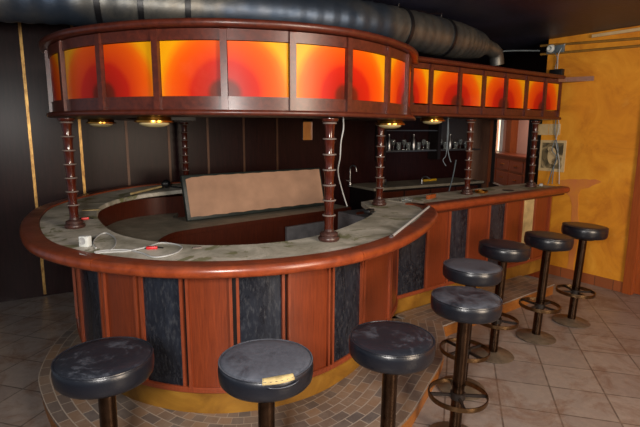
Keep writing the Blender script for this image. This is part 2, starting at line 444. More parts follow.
# old cable mouldings along the top of the yellow wall
for j, ((a0, a1), (b0, b1)) in enumerate((((541, 46), (640, 38.5)), ((541, 54.5), (640, 46)))):
    p = yloc(a0, a1); q = yloc(b0, b1); q = p + (q - p) * 1.25
    bm = bmesh.new(); tube(bm, [(p.x, -.008, p.z), (q.x, -.008, q.z)], .014, 6)
    o = fin(bm, 'trim_%d' % (20 + j), plain('olive_stained_moulding', (134, 98, 34), .7), None); o.matrix_world = MY; tag(o, kind='structure')
p = yloc(593, 37.5); q = yloc(640, 33)
bm = bmesh.new(); box(bm, p.x, q.x + .8, -.03, 0, CEIL - .055, CEIL - .025)
o = fin(bm, 'trim_22', M['paper'], None, False); o.matrix_world = MY; tag(o, kind='structure')
# pinkish patch on the wall surface, from the counter tip downward
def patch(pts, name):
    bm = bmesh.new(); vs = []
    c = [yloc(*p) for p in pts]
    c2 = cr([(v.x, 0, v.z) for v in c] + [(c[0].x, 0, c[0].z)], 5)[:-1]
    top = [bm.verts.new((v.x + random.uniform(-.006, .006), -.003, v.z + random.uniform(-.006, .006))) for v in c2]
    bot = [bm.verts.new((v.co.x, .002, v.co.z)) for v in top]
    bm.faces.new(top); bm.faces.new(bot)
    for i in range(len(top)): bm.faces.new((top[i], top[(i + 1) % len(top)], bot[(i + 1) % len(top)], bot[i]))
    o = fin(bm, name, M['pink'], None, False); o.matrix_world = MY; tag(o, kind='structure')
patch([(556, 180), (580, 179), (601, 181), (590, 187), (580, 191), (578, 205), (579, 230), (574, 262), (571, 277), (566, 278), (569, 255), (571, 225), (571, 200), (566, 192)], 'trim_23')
# end wall of the bar with the opening
SA = Vector((2.69, 6.06, 0)); SB = Vector((2.78, 8.4, 0)); sd = (SB - SA).normalized()
MS = Matrix.Translation(SA) @ Matrix.Rotation(math.atan2(sd.y, sd.x), 4, 'Z')
def sx_(px, y): return min((abs(pxof(MS @ Vector((i * .01, y, 1.5))) - px), i * .01) for i in range(240))[1]
o0, o1 = sx_(527, 0), sx_(496, -.08)
bm = bmesh.new(); box(bm, 0, o0, -.08, 0, 0, CEIL); box(bm, o1, 2.42, -.08, 0, 0, CEIL); box(bm, o0, o1, -.08, 0, 2.02, CEIL); box(bm, o0, o1, -.08, 0, 0, .9)
w = fin(bm, 'wall_bar_end', M['blackwood'], None, False); w.matrix_world = MS; tag(w, kind='structure')
bm = bmesh.new(); box(bm, o1 + .022, 2.25, 0, .025, .02, 2.1); o = fin(bm, 'wall_panel_board', M['brownpanel'], w, False)
bm = bmesh.new(); box(bm, o1 + .025, o1 + .065, .026, .31, .02, 2.2); fin(bm, 'wall_panel_return', M['brownpanel'], w, False)
bm = bmesh.new(); box(bm, o1 - .004, o1 + .02, -.02, .03, .02, 2.1); o = fin(bm, 'panel_edge', M['doorwood'], w, False)
# side room beyond the opening
bm = bmesh.new(); box(bm, 4.3, 4.4, 6.6, 12, 0, CEIL); tag(fin(bm, 'wall_side_room', M['pinkwall'], None, False), kind='structure')
bm = bmesh.new(); box(bm, -6, 4.4, 11.9, 12, 0, CEIL); tag(fin(bm, 'wall_back', M['pinkwall'], None, False), kind='structure')
def xpt(px, X):
    r = (px - 320) / FPX; return X / r / .985 * .985
def at_x(px, py, X):
    d = ray(px, py); return Vector((0, 0, EYE)) + d * (X / d.x)
a = at_x(496.5, 150, 4.28); b = at_x(500.5, 150, 4.28)
bm = bmesh.new(); box(bm, 4.27, 4.3, b.y, a.y + .05, 1.25, 2.2); o = fin(bm, 'window_1', M['daypane'], None, False); tag(o, kind='structure')
bm = bmesh.new()
for y in (b.y - .05, a.y + .05): box(bm, 4.24, 4.3, y, y + .05, 1.2, 2.25)
for z in (1.2, 2.2): box(bm, 4.24, 4.3, b.y, a.y + .05, z, z + .05)
fin(bm, 'window_frame', M['white'], o, False)
a = at_x(507, 150, 4.2); b = at_x(512, 150, 4.2)
bm = bmesh.new(); box(bm, 4.15, 4.3, b.y, a.y, 0, CEIL); o = fin(bm, 'trim_30', M['doorwood'], None, False); tag(o, kind='structure')
cb = thing('sideboard', 'orange-brown wooden sideboard seen through the opening behind the bar', 'cabinet', (4.0, 9.6, 0))
bm = bmesh.new(); box(bm, -.25, .14, -1.3, 1.6, 0, 1.22); fin(bm, 'body', M['doorwood'], cb, False)
bm = bmesh.new(); box(bm, -.29, .14, -1.35, 1.65, 1.22, 1.26, bev=.008); fin(bm, 'top', M['panelwood'], cb, False)
for k in range(4):
    for zz, hh in ((.1, .5), (.66, .24), (.95, .2)):
        bm = bmesh.new(); box(bm, -.27, -.25, -1.25 + k * .7, -.6 + k * .7, zz, zz + hh, bev=.004); d = fin(bm, 'drawer', M['postwood'], cb, False)
        bm = bmesh.new(); box(bm, -.285, -.27, -1.0 + k * .7, -.85 + k * .7, zz + hh * .5, zz + hh * .5 + .02); fin(bm, 'handle', M['brass'], d, False)

# ------------------------------------------------------------------ plan curves of the bar
C = Path2([(.82, 4.43), (.915, 4.36), (.965, 4.22), (.975, 4.06), (.925, 3.78), (.76, 3.36), (.51, 2.90), (.22, 2.56), (-.12, 2.35), (-.46, 2.26), (-.77, 2.26), (-1.08, 2.34), (-1.38, 2.49), (-1.68, 2.74), (-1.98, 3.16), (-2.22, 3.62), (-2.38, 4.12), (-2.38, 4.72), (-2.12, 5.20), (-1.62, 5.56), (-1.15, 5.84)])
P0 = Vector((.962, 4.23, 0)); P1 = Vector((2.93, 5.695, 0)); UD = (P1 - P0).normalized()
L = Path2([(P1.x, P1.y), (P0.x - .05 * UD.x, P0.y - .05 * UD.y)], smooth=False)
FO = .31                       # facade set-back of the round bar
ZR0, ZR1 = 1.033, 1.095          # rail

# ---- round bar
rb = thing('round_bar_counter', 'large round bar counter with orange-brown rail, dusty stone top and mirrored front panels', 'bar counter', (0, 0, 0))
seam = C.at_px(90, 0.0, 1.06); seam2 = C.at_px(364, 0.0, 1.06)
for a, b in ((0.0, seam2 - .002), (seam2 + .002, seam - .002), (seam + .002, C.len)):
    sw('hand_rail', C, halfround(0, .115, ZR0, ZR1), M['rail'], rb, a, b, rz=True)
sw('stone_top', C, rect(.117, .50, 1.045, 1.085, .005), M['stone'], rb, 0.42, C.len, rz=True)
def slab(bm, poly, z0, z1):
    b0 = [bm.verts.new((x, y, z0)) for x, y in poly]; t0 = [bm.verts.new((x, y, z1)) for x, y in poly]
    bm.faces.new(b0); bm.faces.new(t0)
    for i in range(len(poly)): bm.faces.new((b0[i], b0[(i + 1) % len(poly)], t0[(i + 1) % len(poly)], t0[i]))
bm = bmesh.new(); slab(bm, [(.85, 3.90), (.46, 3.95), (.42, 4.12), (.38, 4.48), (.60, 4.72), (.88, 4.36)], 1.046, 1.0842); fin(bm, 'corner_stone', M['stone'], rb, False)
sw('under_board', C, rect(.06, .48, 1.025, 1.044), M['darkwood'], rb, 0.42, C.len)
sw('kick_board', C, rect(FO + .035, FO + .06, .122, .27), M['kick'], rb, 0.0, C.len)
sw('inner_wall', C, rect(.44, .47, 0.0, 1.024), M['darkwood'], rb, C.at_px(330, .5, 1.0) , C.len)
sw('plinth_rail', C, rect(FO - .012, FO + .05, .27, .305, .006), M['postwood'], rb, 0.0, C.len)
ends = [-1, 68, 78, 105, 141.5, 186, 236, 287, 330, 362, 391]
px_posts = [70, 80, 105, 141, 186, 235, 286, 330, 362, 390]
ds = [C.at_px(p, FO, .65) for p in px_posts]
ds = [d for d in ds]
kinds = ['glass', 'wood', 'glass', 'wood', 'glass', 'wood', 'glass', 'wood']
def post(path, d, w, name, mat, parent, o0, o1, z0, z1):
    return sw(name, path, rect(o0, o1, z0, z1, .006), mat, parent, d - w / 2, d + w / 2, step=.02)
postd = sorted(ds)
for d in ds:
    sw('dark_slot', C, rect(FO + .012, FO + .03, .305, 1.024), M['blackwood'], rb, d - .03, d + .03)
    for e in (-.023, .023):
        post(C, d + e, .020, 'post', M['postwood'], rb, FO - .014, FO + .03, .305, 1.024)
# ds runs from left (large d) to right (small d)
kl = ['wood', 'glass', 'wood', 'glass', 'wood', 'glass', 'wood', 'glass', 'wood']
for i in range(len(ds) - 1):
    a, b = ds[i + 1] + .03, ds[i] - .03
    if b - a < .03: continue
    kk = kl[i]
    sw('mirror_panel' if kk == 'glass' else 'wood_panel', C, rect(FO + .004, FO + .02, .305, 1.024), M['darkglass'] if kk == 'glass' else M['panelwood'], rb, a, b)
dl = ds[0]; i = 0
while dl < C.len - .4:     # the rest of the ring, turning away to the back
    nd = dl + (.26 if i % 2 else .28)
    for e in (-.021, .021): post(C, nd + e, .022, 'post', M['postwood'], rb, FO - .014, FO + .03, .305, 1.024)
    sw('wood_panel' if i % 2 else 'mirror_panel', C, rect(FO + .004, FO + .02, .305, 1.024), M['panelwood'] if i % 2 else M['darkglass'], rb, dl + .03, nd - .03)
    dl = nd; i += 1
sw('wood_panel', C, rect(FO + .004, FO + .02, .305, 1.024), M['panelwood'], rb, 0.0, ds[-1] - .03)

# ---- straight bar
sb = thing('straight_bar_counter', 'straight bar counter running from the round bar to the yellow wall', 'bar counter', (0, 0, 0))
G = .09
sw('hand_rail', L, halfround(0, .11, 1.022, 1.095), M['rail'], sb, 0.02, L.len, step=.1)
sw('stone_top', L, rect(.112, .56, 1.05, 1.087, .005), M['stone'], sb, 0.03, L.len + .0, step=.1)
sw('under_board', L, rect(.05, .54, 1.0, 1.049), M['darkwood'], sb, 0.04, L.len, step=.1)
LX = L
L = Path2([(P1.x, P1.y), (P0.x - .40 * UD.x, P0.y - .40 * UD.y)], smooth=False)
def lpx(px): return L.at_px(px, G, .62)
end_d = lpx(549)
sw('kick_board', L, rect(G + .035, G + .06, .1, .265), M['kick'], sb, end_d, L.len, step=.1)
sw('plinth_rail', L, rect(G - .012, G + .05, .265, .30, .006), M['postwood'], sb, end_d, L.len, step=.1)
sw('end_panel', L, rect(G + .01, .52, 0.0, 1.0), M['panelwood'], sb, end_d, end_d + .03, step=.1)
sw('back_wall', L, rect(.50, .52, 0.0, 1.0), M['darkwood'], sb, end_d + .03, L.len, step=.1)
lp = [399, 429, 448, 467, 486.5, 503, 518, 533, 548]
ld = [lpx(p) for p in lp]
lk = ['wood', 'glass', 'wood', 'glass', 'wood', 'glass', 'cream', 'wood']
lk = ['wood', 'glass', 'wood', 'glass', 'wood', 'cream', 'wood']
lk = ['glass', 'wood', 'glass', 'wood', 'glass', 'wood', 'cream', 'wood']
lp = [396, 426.5, 447.5, 467, 487, 504, 520, 533, 547.5]; ld = [lpx(p) for p in lp]
for d in ld: post(L, d, .03, 'post', M['postwood'], sb, G - .014, G + .03, .30, 1.0)
for i in range(len(ld) - 1):
    a, b = ld[i + 1] + .015, ld[i] - .015; kk = lk[i]
    o = sw({'glass': 'mirror_panel', 'wood': 'wood_panel', 'cream': 'cream_panel'}[kk], L, rect(G + .004, G + .02, .30, 1.0), {'glass': M['darkglass'], 'wood': M['panelwood'], 'cream': M['cream']}[kk], sb, a, b, step=.1)
    if kk == 'cream': o['label'] = 'narrow pale cream front panel'

# ---- tiled step
st = thing('tiled_step', 'low curved tiled step running around the foot of the bar', 'step', (0, 0, 0))
ST = Path2([(1.05, 4.0), (.99, 3.60), (.88, 3.28), (.73, 2.98), (.46, 2.50), (.08, 2.17), (-.4, 2.03), (-.85, 2.08), (-1.2, 2.27), (-1.5, 2.53), (-1.75, 2.84), (-1.89, 3.08), (-2.02, 3.5), (-2.06, 3.9), (-2.06, 4.5)])
sw('tile_top', ST, rect(0, .62, .106, .122), M['steptile'], st)
sw('riser', ST, rect(.012, .04, 0.0, .105), M['riser'], st)
SS = Path2([(2.52, 5.05), (.93, 3.82)], smooth=False)
sw('tile_top', SS, rect(0, .42, .105, .1195), M['steptile'], st, step=.2)
sw('riser', SS, rect(.012, .04, 0.0, .104), M['riser'], st, step=.2)
sw('side_riser', SS, rect(.04, .42, 0.0, .104), M['riser'], st, 0, .02, step=.2)

# ---- inner work counter in the ring
wk = thing('inner_work_counter', 'low dusty work counter with dark wooden front inside the round bar', 'counter', (0, 0, 0))
ZW = .87
fr = [at(156, 243, ZW), at(163, 237, ZW), at(176, 232, ZW), at(200, 228, ZW), at(351, 207, ZW)]
bk = [at(110, 246, ZW), at(112, 236, ZW), at(130, 230, ZW), at(165, 222, ZW)]
F2 = [(p.x, p.y) for p in (cr(fr[:4], 5) + [fr[4]])]
perp = Vector((-(fr[4] - fr[3]).y, (fr[4] - fr[3]).x, 0)).normalized()
def slab(bm, poly, z0, z1):
    b0 = [bm.verts.new((x, y, z0)) for x, y in poly]; t0 = [bm.verts.new((x, y, z1)) for x, y in poly]
    bm.faces.new(b0); bm.faces.new(t0)
    for i in range(len(poly)): bm.faces.new((b0[i], b0[(i + 1) % len(poly)], t0[(i + 1) % len(poly)], t0[i]))
# back edge follows the ring's inner wall
dA = C.at_px(60, .53, .95)
ring = []
d = C.at_px(190, .535, .9)
dstart = min(range(0, int(C.len * 50)), key=lambda k: (C.off(k / 50, .47) - Vector((-1.5, 3.4, 0))).length) / 50
dend = min(range(0, int(C.len * 50)), key=lambda k: (C.off(k / 50, .47) - Vector((-1.5, 5.1, 0))).length) / 50
for k in range(25):
    q = C.off(dstart + (dend - dstart) * k / 24, .475); ring.append((q.x, q.y))
far = fr[4] + perp * .55
poly = list(reversed(F2)) + ring + [(far.x - 0.6 * 1, far.y - .48)] + [(far.x, far.y)]
poly = F2 + [(far.x, far.y)] + [(q[0], q[1]) for q in [(fr[3] + perp * .62).to_tuple()]] + list(reversed(ring))
bm = bmesh.new(); slab(bm, poly, ZW - .035, ZW); fin(bm, 'worktop', M['worktop'], wk, False)
fp = Path2([F2[i] for i in range(len(F2) - 1, -1, -1)], smooth=False)
sw('cabinet_front', fp, rect(.03, .05, .0, ZW - .036), M['darkwood'], wk, step=.06)
sw('edge_strip', fp, rect(-.006, .0, ZW - .04, ZW + .002), M['darkwood'], wk, step=.06)
bm = bmesh.new(); e0 = fr[4] ; e1 = fr[4] + perp * .5
mt = Matrix.Translation(e0) @ Matrix.Rotation(math.atan2(perp.y, perp.x), 4, 'Z'); box(bm, 0.04, .5, .005, .03, 0 - ZW, -.036, mt); fin(bm, 'side_panel', M['darkwood'], wk, False)
# steel sink front inside
q0 = at(281, 232, .62); q1 = at(346, 222, .62)
u2 = (fr[4] - fr[3]).normalized(); base = fr[3] + u2 * 0.95 - perp * .012
ms = Matrix.Translation((base.x, base.y, 0)) @ Matrix.Rotation(math.atan2(u2.y, u2.x), 4, 'Z')
bm = bmesh.new(); box(bm, 0, .62, -.022, 0.02, .35, .76, ms, bev=.006); fin(bm, 'steel_front', M['greymetal'], wk, False)

# steel end panel under the stone at the passage
e = C.off(.10, .545)
pa = thing('steel_fridge', 'grey steel under-counter cooler at the inner corner of the bar', 'cooler', (.36, 4.32, 0), math.radians(36))
bm = bmesh.new(); box(bm, -.02, .35, -.15, .3, .02, .98, bev=.006); fin(bm, 'body', M['greymetal'], pa, False)
bm = bmesh.new(); box(bm, -.035, -.021, -.13, .28, .1, .94, bev=.004); dd = fin(bm, 'door', M['greymetal'], pa, False)
bm = bmesh.new(); tube(bm, [(-.036, .2, .6), (-.06, .2, .6), (-.06, .2, .8), (-.036, .2, .8)], .007, 8); fin(bm, 'handle', M['steel'], dd)

# ---- back counter along the dark wall (local frame of the wall)
bc = thing('back_counter', 'dark back counter with grey top against the panelled wall', 'counter', WA, angL)
bm = bmesh.new(); box(bm, 3.78, 5.85, -.62, -.02, .95, .985, bev=.005); fin(bm, 'worktop', M['worktop'], bc, False)
bm = bmesh.new(); box(bm, 3.82, 5.83, -.58, -.02, .0, .949); fin(bm, 'body', M['blackwood'], bc, False)
for k in range(4):
    bm = bmesh.new(); box(bm, 3.85 + k * .48, 4.3 + k * .48, -.598, -.581, .08, .92, bev=.004); d = fin(bm, 'door', M['darkwood'], bc, False)
    bm = bmesh.new(); box(bm, 4.22 + k * .48, 4.235 + k * .48, -.612, -.598, .6, .75); fin(bm, 'handle', M['brass'], d, False)

# glass shelf unit over the back counter
sh = thing('glass_shelf', 'wall shelf of dark wood with pale edge holding glassware', 'shelf', WA, angL)
bm = bmesh.new(); box(bm, 4.28, 5.25, -.2, -.012, 1.425, 1.445); fin(bm, 'board', M['greymirror'], sh, False)
bm = bmesh.new(); box(bm, 5.32, 6.2, -.2, -.012, 1.425, 1.445); fin(bm, 'board', M['greymirror'], sh, False)
bm = bmesh.new(); box(bm, 4.24, 4.275, -.22, -.012, 1.3, 2.0); fin(bm, 'upright', M['blackwood'], sh, False)
bm = bmesh.new(); box(bm, 5.255, 5.315, -.22, -.012, 1.3, 2.0); fin(bm, 'upright', M['blackwood'], sh, False)
bm = bmesh.new(); box(bm, 4.28, 5.25, -.2, -.012, 1.72, 1.735); fin(bm, 'board', M['greymirror'], sh, False)
bm = bmesh.new(); box(bm, 5.35, 6.15, -.011, -.004, 1.5, 1.95); tag(fin(bm, 'wall_mirror', M['greymirror'], None, False), 'dull grey mirror on the dark wall beyond the glassware shelf', 'mirror').matrix_world = ML
bm = bmesh.new(); box(bm, 3.06, 3.2, -.02, -.001, 1.6, 2.4)
mr = fin(bm, 'wall_mirror', M['mirror'], None, False); mr.matrix_world = ML; tag(mr, 'tall mirror on the dark wall above the leaning cushion, reflecting the yellow wall', 'mirror')

# ------------------------------------------------------------------ canopy
K = Path2([(.80, 4.42), (.735, 4.13), (.68, 3.86), (.58, 3.60), (.44, 3.37), (.30, 3.19), (.15, 3.05), (-.01, 2.95), (-.17, 2.88), (-.35, 2.83), (-.53, 2.80), (-.71, 2.80), (-.9, 2.83), (-1.10, 2.89), (-1.37, 3.02), (-1.60, 3.19), (-1.84, 3.46), (-2.04, 3.85), (-2.12, 4.3), (-2.06, 4.75), (-1.86, 5.1), (-1.5, 5.35)])
cp = thing('round_canopy', 'round dark mahogany canopy with orange-red glass panels above the round bar', 'canopy', (0, 0, 0))
def canopy(path, root, posts, centres, zo, pw, zt=0.0, st=None, left_end=None):
    z = lambda v: v + zo
    sw('top_trim', path, halfround(-.055, .09, z(2.29 + zt), z(2.33 + zt), 6), M['canopy'], root, step=st)
    sw('top_rail', path, rect(-.004, .03, z(2.225), z(2.284 + zt)), M['canopy'], root, step=st)
    sw('bottom_rail', path, rect(-.004, .03, z(1.85), z(1.918)), M['canopy'], root, step=st)
    sw('bottom_lip', path, halfround(-.045, .10, z(1.82), z(1.85), 6), M['canopy'], root, step=st)
    sw('bottom_board', path, rect(.10, .50, z(1.82), z(1.84)), M['blackwood'], root, step=st)
    sw('top_board', path, rect(.09, .50, z(2.29), z(2.31)), M['blackwood'], root, step=st)
    sw('back_board', path, rect(.49, .50, z(1.84), z(2.29)), M['blackwood'], root, step=st)
    ds = [path.at_px(p, 0.0, z(2.08)) for p in posts]
    for d in ds: post(path, d, pw, 'post', M['canopy'], root, -.022, .03, z(1.845), z(2.284 + zt))
    return ds
posts = [47.5, 64, 101.5, 157, 224, 292, 348, 386.5, 406]
ds = canopy(K, cp, posts, None, 0.0, .036)
cen = [0, 0, 1, 0, 1, 0, 1, 0, 1]   # posts that carry a circle centre
for i in range(len(ds) - 1):
    a, b = ds[i + 1] + .02, ds[i] - .02      # a = right end, b = left end
    if b - a < .02: continue
    c_right = cen[i + 1] == 1
    sw('glass_panel', K, rect(.006, .014, 1.92, 2.222), M['orange'], cp, a, b, uvmode=1 if c_right else 2)
    sw('glass_bead', K, rect(-.006, .004, 1.916, 1.924), M['canopy'], cp, a, b)
sw('glass_panel', K, rect(.006, .014, 1.92, 2.222), M['orange'], cp, .03, ds[-1] - .02, uvmode=1)
post(K, .02, .036, 'post', M['canopy'], cp, -.022, .03, 1.85, 2.284)
dl = ds[0]; i = 0
while dl < K.len - .35:
    nd = dl + .37
    post(K, nd, .042, 'post', M['canopy'], cp, -.022, .03, 1.845, 2.284)
    sw('glass_panel', K, rect(.006, .014, 1.92, 2.222), M['orange'], cp, dl + .02, nd - .02, uvmode=1 + i % 2); dl = nd; i += 1

cs = thing('straight_canopy', 'straight mahogany canopy with orange glass panels above the straight bar', 'canopy', (0, 0, 0))
KA = Vector((2.735, 5.765, 0)); KB = Vector((.74, 4.285, 0))
KL = Path2([(KA.x, KA.y), (KB.x, KB.y)], smooth=False)
posts2 = [410, 430, 459, 483, 505, 525.6, 544, 559]
ds = canopy(KL, cs, posts2, None, .042, .036, -.015, .2)
cen = [1, 0, 1, 0, 1, 0, 1, 0]
for i in range(len(ds) - 1):
    a, b = ds[i + 1] + .018, ds[i] - .018
    if b - a < .02: continue
    sw('glass_panel', KL, rect(.006, .014, 1.972, 2.262), M['orange'], cs, a, b, uvmode=1 if cen[i + 1] else 2, step=.5)
bm = bmesh.new()
tipw = MY @ Vector((yloc(594, 80).x, -.004, 0)); kx = KA
w0 = MY @ Vector((.22, -.004, 0))
slab(bm, [(kx.x - .06 * UD.x - .0, kx.y - .06 * UD.y), (kx.x + .03, kx.y - .03), (tipw.x, tipw.y), (w0.x, w0.y)], 2.285, 2.335)
fin(bm, 'corner_board', M['brownpanel'], cs, False)

# ------------------------------------------------------------------ turned columns
def make_column(label, H=.72):
    r = thing('turned_column', label, 'column', (0, 0, 0), 0, 'turned wooden columns carrying the canopy')
    bm = bmesh.new(); lathe(bm, [(0, 0), (.060, 0), (.064, .006), (.064, .018), (.060, .024), (.050, .026), (.050, .030), (.055, .034), (.055, .044), (.050, .049), (.036, .051), (.030, .056), (.029, .07), (0, .07)], 28)
    fin(bm, 'base', M['basedark'], r)
    bm = bmesh.new(); prof = [(0, .069)]; n = 7; z0 = .07; sgh = (H - .07 - .02) / n
    for k in range(n):
        z = z0 + k * sgh
        prof += [(.0275, z + .001), (.0265, z + sgh * .15), (.028, z + sgh * .5), (.0325, z + sgh * .86), (.034, z + sgh * .93), (.0335, z + sgh * .97)]
    prof += [(.030, H - .018), (0, H - .018)]
    lathe(bm, prof, 28); fin(bm, 'shaft', M['column'], r)
    for k in range(n):
        z = z0 + (k + .93) * sgh; bm = bmesh.new(); lathe(bm, [(.0335, z - .005), (.040, z - .003), (.041, z + .001), (.039, z + .004), (.029, z + .005)], 28); fin(bm, 'ring', M['ringdust'], r)
    bm = bmesh.new(); lathe(bm, [(.03, H - .022), (.046, H - .016), (.05, H - .006), (.05, H), (0, H)], 28); fin(bm, 'capital', M['column'], r)
    return r
zc = 1.087
cols = [((.054, 2.885), 'large near turned column standing just right of the middle of the round bar', zc, 1.0),
        ((-1.645, 3.225), 'turned column on the left side of the round bar, beside the white socket box', zc, 1.0),
        ((.522 + .0, 4.287), 'turned column at the inner corner where the two counters meet', zc, 1.0),
        ((1.52, 5.04), 'middle turned column of the straight bar, beside the brass ashtray', zc, 1.055),
        ((2.47, 5.72), 'turned column nearest the yellow wall, in front of the dark pilaster', zc, 1.055),
        ((-1.50, 5.47), 'shadowed turned column at the back left of the round bar, behind the leaning cushion', 1.142, .925)]
c0 = make_column(cols[0][1])
for i, (p, lab, z, sc) in enumerate(cols):
    o = c0 if i == 0 else dup(c0, (0, 0, 0), 0, lab)
    o.location = (p[0], p[1], z); o.scale = (1, 1, sc)

# ------------------------------------------------------------------ downlights under the canopy
def make_lamp(label):
    r = thing('ceiling_lamp', label, 'lamp', (0, 0, 0), 0, 'brass downlights under the canopies')
    bm = bmesh.new(); lathe(bm, [(.07, 0), (.10, -.002), (.104, -.022), (.118, -.026), (.118, -.036), (.098, -.040), (.09, -.034), (.09, -.006), (.07, -.004)], 36); fin(bm, 'brass_ring', M['brass'], r)
    bm = bmesh.new(); lathe(bm, [(.092, -.034), (.088, -.048), (.07, -.058), (.04, -.065), (0, -.068)], 36); fin(bm, 'glass_dome', M['domeglass'], r)
    return r
def under(px, Y, z):
    r = (px - 320) / FPX; return (r * Y * .99, Y, z)
lamps = [(under(155, 3.08, 1.818), 'brass-ringed round lamp under the left front of the round canopy'),
         (under(389, 3.98, 1.818), 'brass-ringed round lamp right above the inner corner column'),
         (under(431, 4.74, 1.86), 'brass-ringed round lamp under the near end of the straight canopy'),
         (under(102, 4.2, 1.818), 'brass-ringed round lamp half hidden behind the canopy lip at far left')]
l0 = make_lamp(lamps[0][1])
for i, (p, lab) in enumerate(lamps):
    o = l0 if i == 0 else dup(l0, p, 0, lab)
    o.location = p

# ------------------------------------------------------------------ stools
def make_stool(label, mat, tear=False):
    r = thing('bar_stool', label, 'bar stool', (0, 0, 0), 0, 'round bar stools around the bar')
    R = .187
    bm = bmesh.new()
    lathe(bm, [(0, .762), (R - .03, .762), (R - .012, .768), (R - .003, .78), (R, .80), (R + .001, .825), (R - .002, .843), (R - .008, .852), (R - .02, .858), (R - .06, .862), (R * .4, .862), (0, .861)], 56)
    fin(bm, 'seat', mat, r)
    bm = bmesh.new()
    n = 56; tube(bm, [((R - .004) * math.cos(2 * PI * k / n), (R - .004) * math.sin(2 * PI * k / n), .851) for k in range(n + 1)], .0042, 6, False); p = fin(bm, 'piping', mat, r)
    bm = bmesh.new(); lathe(bm, [(0, .742), (.09, .742), (.10, .75), (R - .035, .761), (0, .761)], 36); fin(bm, 'seat_plate', M['iron'], r)
    bm = bmesh.new(); lathe(bm, [(0, .02), (.034, .02), (.034, .745), (0, .745)], 24); fin(bm, 'pole', M['polebrass'], r)
    bm = bmesh.new(); lathe(bm, [(0, 0), (.158, 0), (.162, .006), (.155, .012), (.06, .02), (.045, .03), (.035, .032), (0, .032)], 40); fin(bm, 'base_plate', M['dustymetal'], r)
    bm = bmesh.new(); lathe(bm, [(.158, .262), (.164, .262), (.166, .275), (.164, .289), (.158, .289), (.156, .275), (.158, .262)], 48); fin(bm, 'foot_ring', M['oldbrass'], r)
    for k in range(4):
        bm = bmesh.new(); a = PI / 4 + k * PI / 2
        box(bm, .03, .158, -.006, .006, .266, .282, Matrix.Rotation(a, 4, 'Z')); fin(bm, 'spoke', M['iron'], r, False)
    bm = bmesh.new(); lathe(bm, [(.034, .255), (.042, .257), (.042, .292), (.034, .294)], 24); fin(bm, 'collar', M['iron'], r)
    return r
def spos(px, py): q = at(px, py, .86); return (q.x, q.y, 0)
stools = [((104, 354.5), 0, 'near bar stool at the left with smooth navy-black seat', 0, .3),
          ((266, 357), 1, 'dusty near bar stool with torn seat edge showing yellow foam', 1, 1.1),
          ((392, 335.5), 2, 'third bar stool from the left, dark seat with scuffed rim', 0, 2.0),
          ((466.5, 295.5), 3, 'bar stool with large foot ring in full view and patchy dusty seat', 2, .75),
          ((472.5, 264.5), 4, 'grey-dusted bar stool half hidden behind the patchy-seated stool', 1, 2.9),
          ((504.5, 243.5), 5, 'bar stool between the grey-dusted one and the pair by the wall', 3, .4),
          ((549, 234.5), 6, 'second bar stool from the yellow wall', 3, 1.4),
          ((585, 225), 7, 'farthest bar stool, nearest the yellow wall', 3, .9)]
protos = {}
for px, idx, lab, mi, rz in stools:
    tl = math.radians([.3, .3, .8, 1.6, 1.8, 2.2, 2.6, 2.8][idx])      # the old stools lean a little
    hk = [1, 1, 1, 1, 1.02, 1.045, 1.045, 1.06][idx]
    q = at(px[0], px[1], .86 * hk); q = (q.x - .86 * math.sin(tl), q.y, .0)
    if mi not in protos: o = make_stool(lab, LE[mi]); protos[mi] = o
    else: o = dup(protos[mi], q, rz, lab)
    o.matrix_world = Matrix.Translation(q) @ Matrix.Rotation(tl, 4, 'Y') @ Matrix.Rotation(rz, 4, 'Z') @ Matrix.Diagonal((1, 1, hk, 1))
    if idx == 1: torn = (o, rz)
# the tear on the dusty stool
tr, rz = torn
bm = bmesh.new()
A0, A1 = math.radians(-88) - rz, math.radians(-50) - rz
pts = []
n = 14; outer = []; inner = []
for k in range(n + 1):
    a = A0 + (A1 - A0) * k / n; w = .001 + .010 * math.sin(PI * k / n)
    outer.append(bm.verts.new((.190 * math.cos(a), .190 * math.sin(a), .845)))
    mid = (.184 * math.cos(a), .184 * math.sin(a), .857)
    inner.append((bm.verts.new(mid), bm.verts.new(((.178 - w) * math.cos(a), (.178 - w) * math.sin(a), .8645))))
for k in range(n):
    bm.faces.new((outer[k], outer[k + 1], inner[k + 1][0], inner[k][0])); bm.faces.new((inner[k][0], inner[k + 1][0], inner[k + 1][1], inner[k][1]))
o = fin(bm, 'torn_foam', M['foam'], tr); o['label'] = 'yellow foam showing through a tear'
sm = o.modifiers.new('thick', 'SOLIDIFY'); sm.thickness = .004
bm = bmesh.new(); fl = []
for k in range(9):
    a = A0 + .1 + (A1 - A0 - .05) * k / 8
    fl.append((bm.verts.new((.192 * math.cos(a), .192 * math.sin(a), .832)), bm.verts.new((.200 * math.cos(a), .200 * math.sin(a), .842 - .010 * math.sin(PI * k / 8)))))
for a, b in zip(fl, fl[1:]): bm.faces.new((a[0], b[0], b[1], a[1]))
o = fin(bm, 'torn_flap', LE[1], tr); sm = o.modifiers.new('thick', 'SOLIDIFY'); sm.thickness = .004

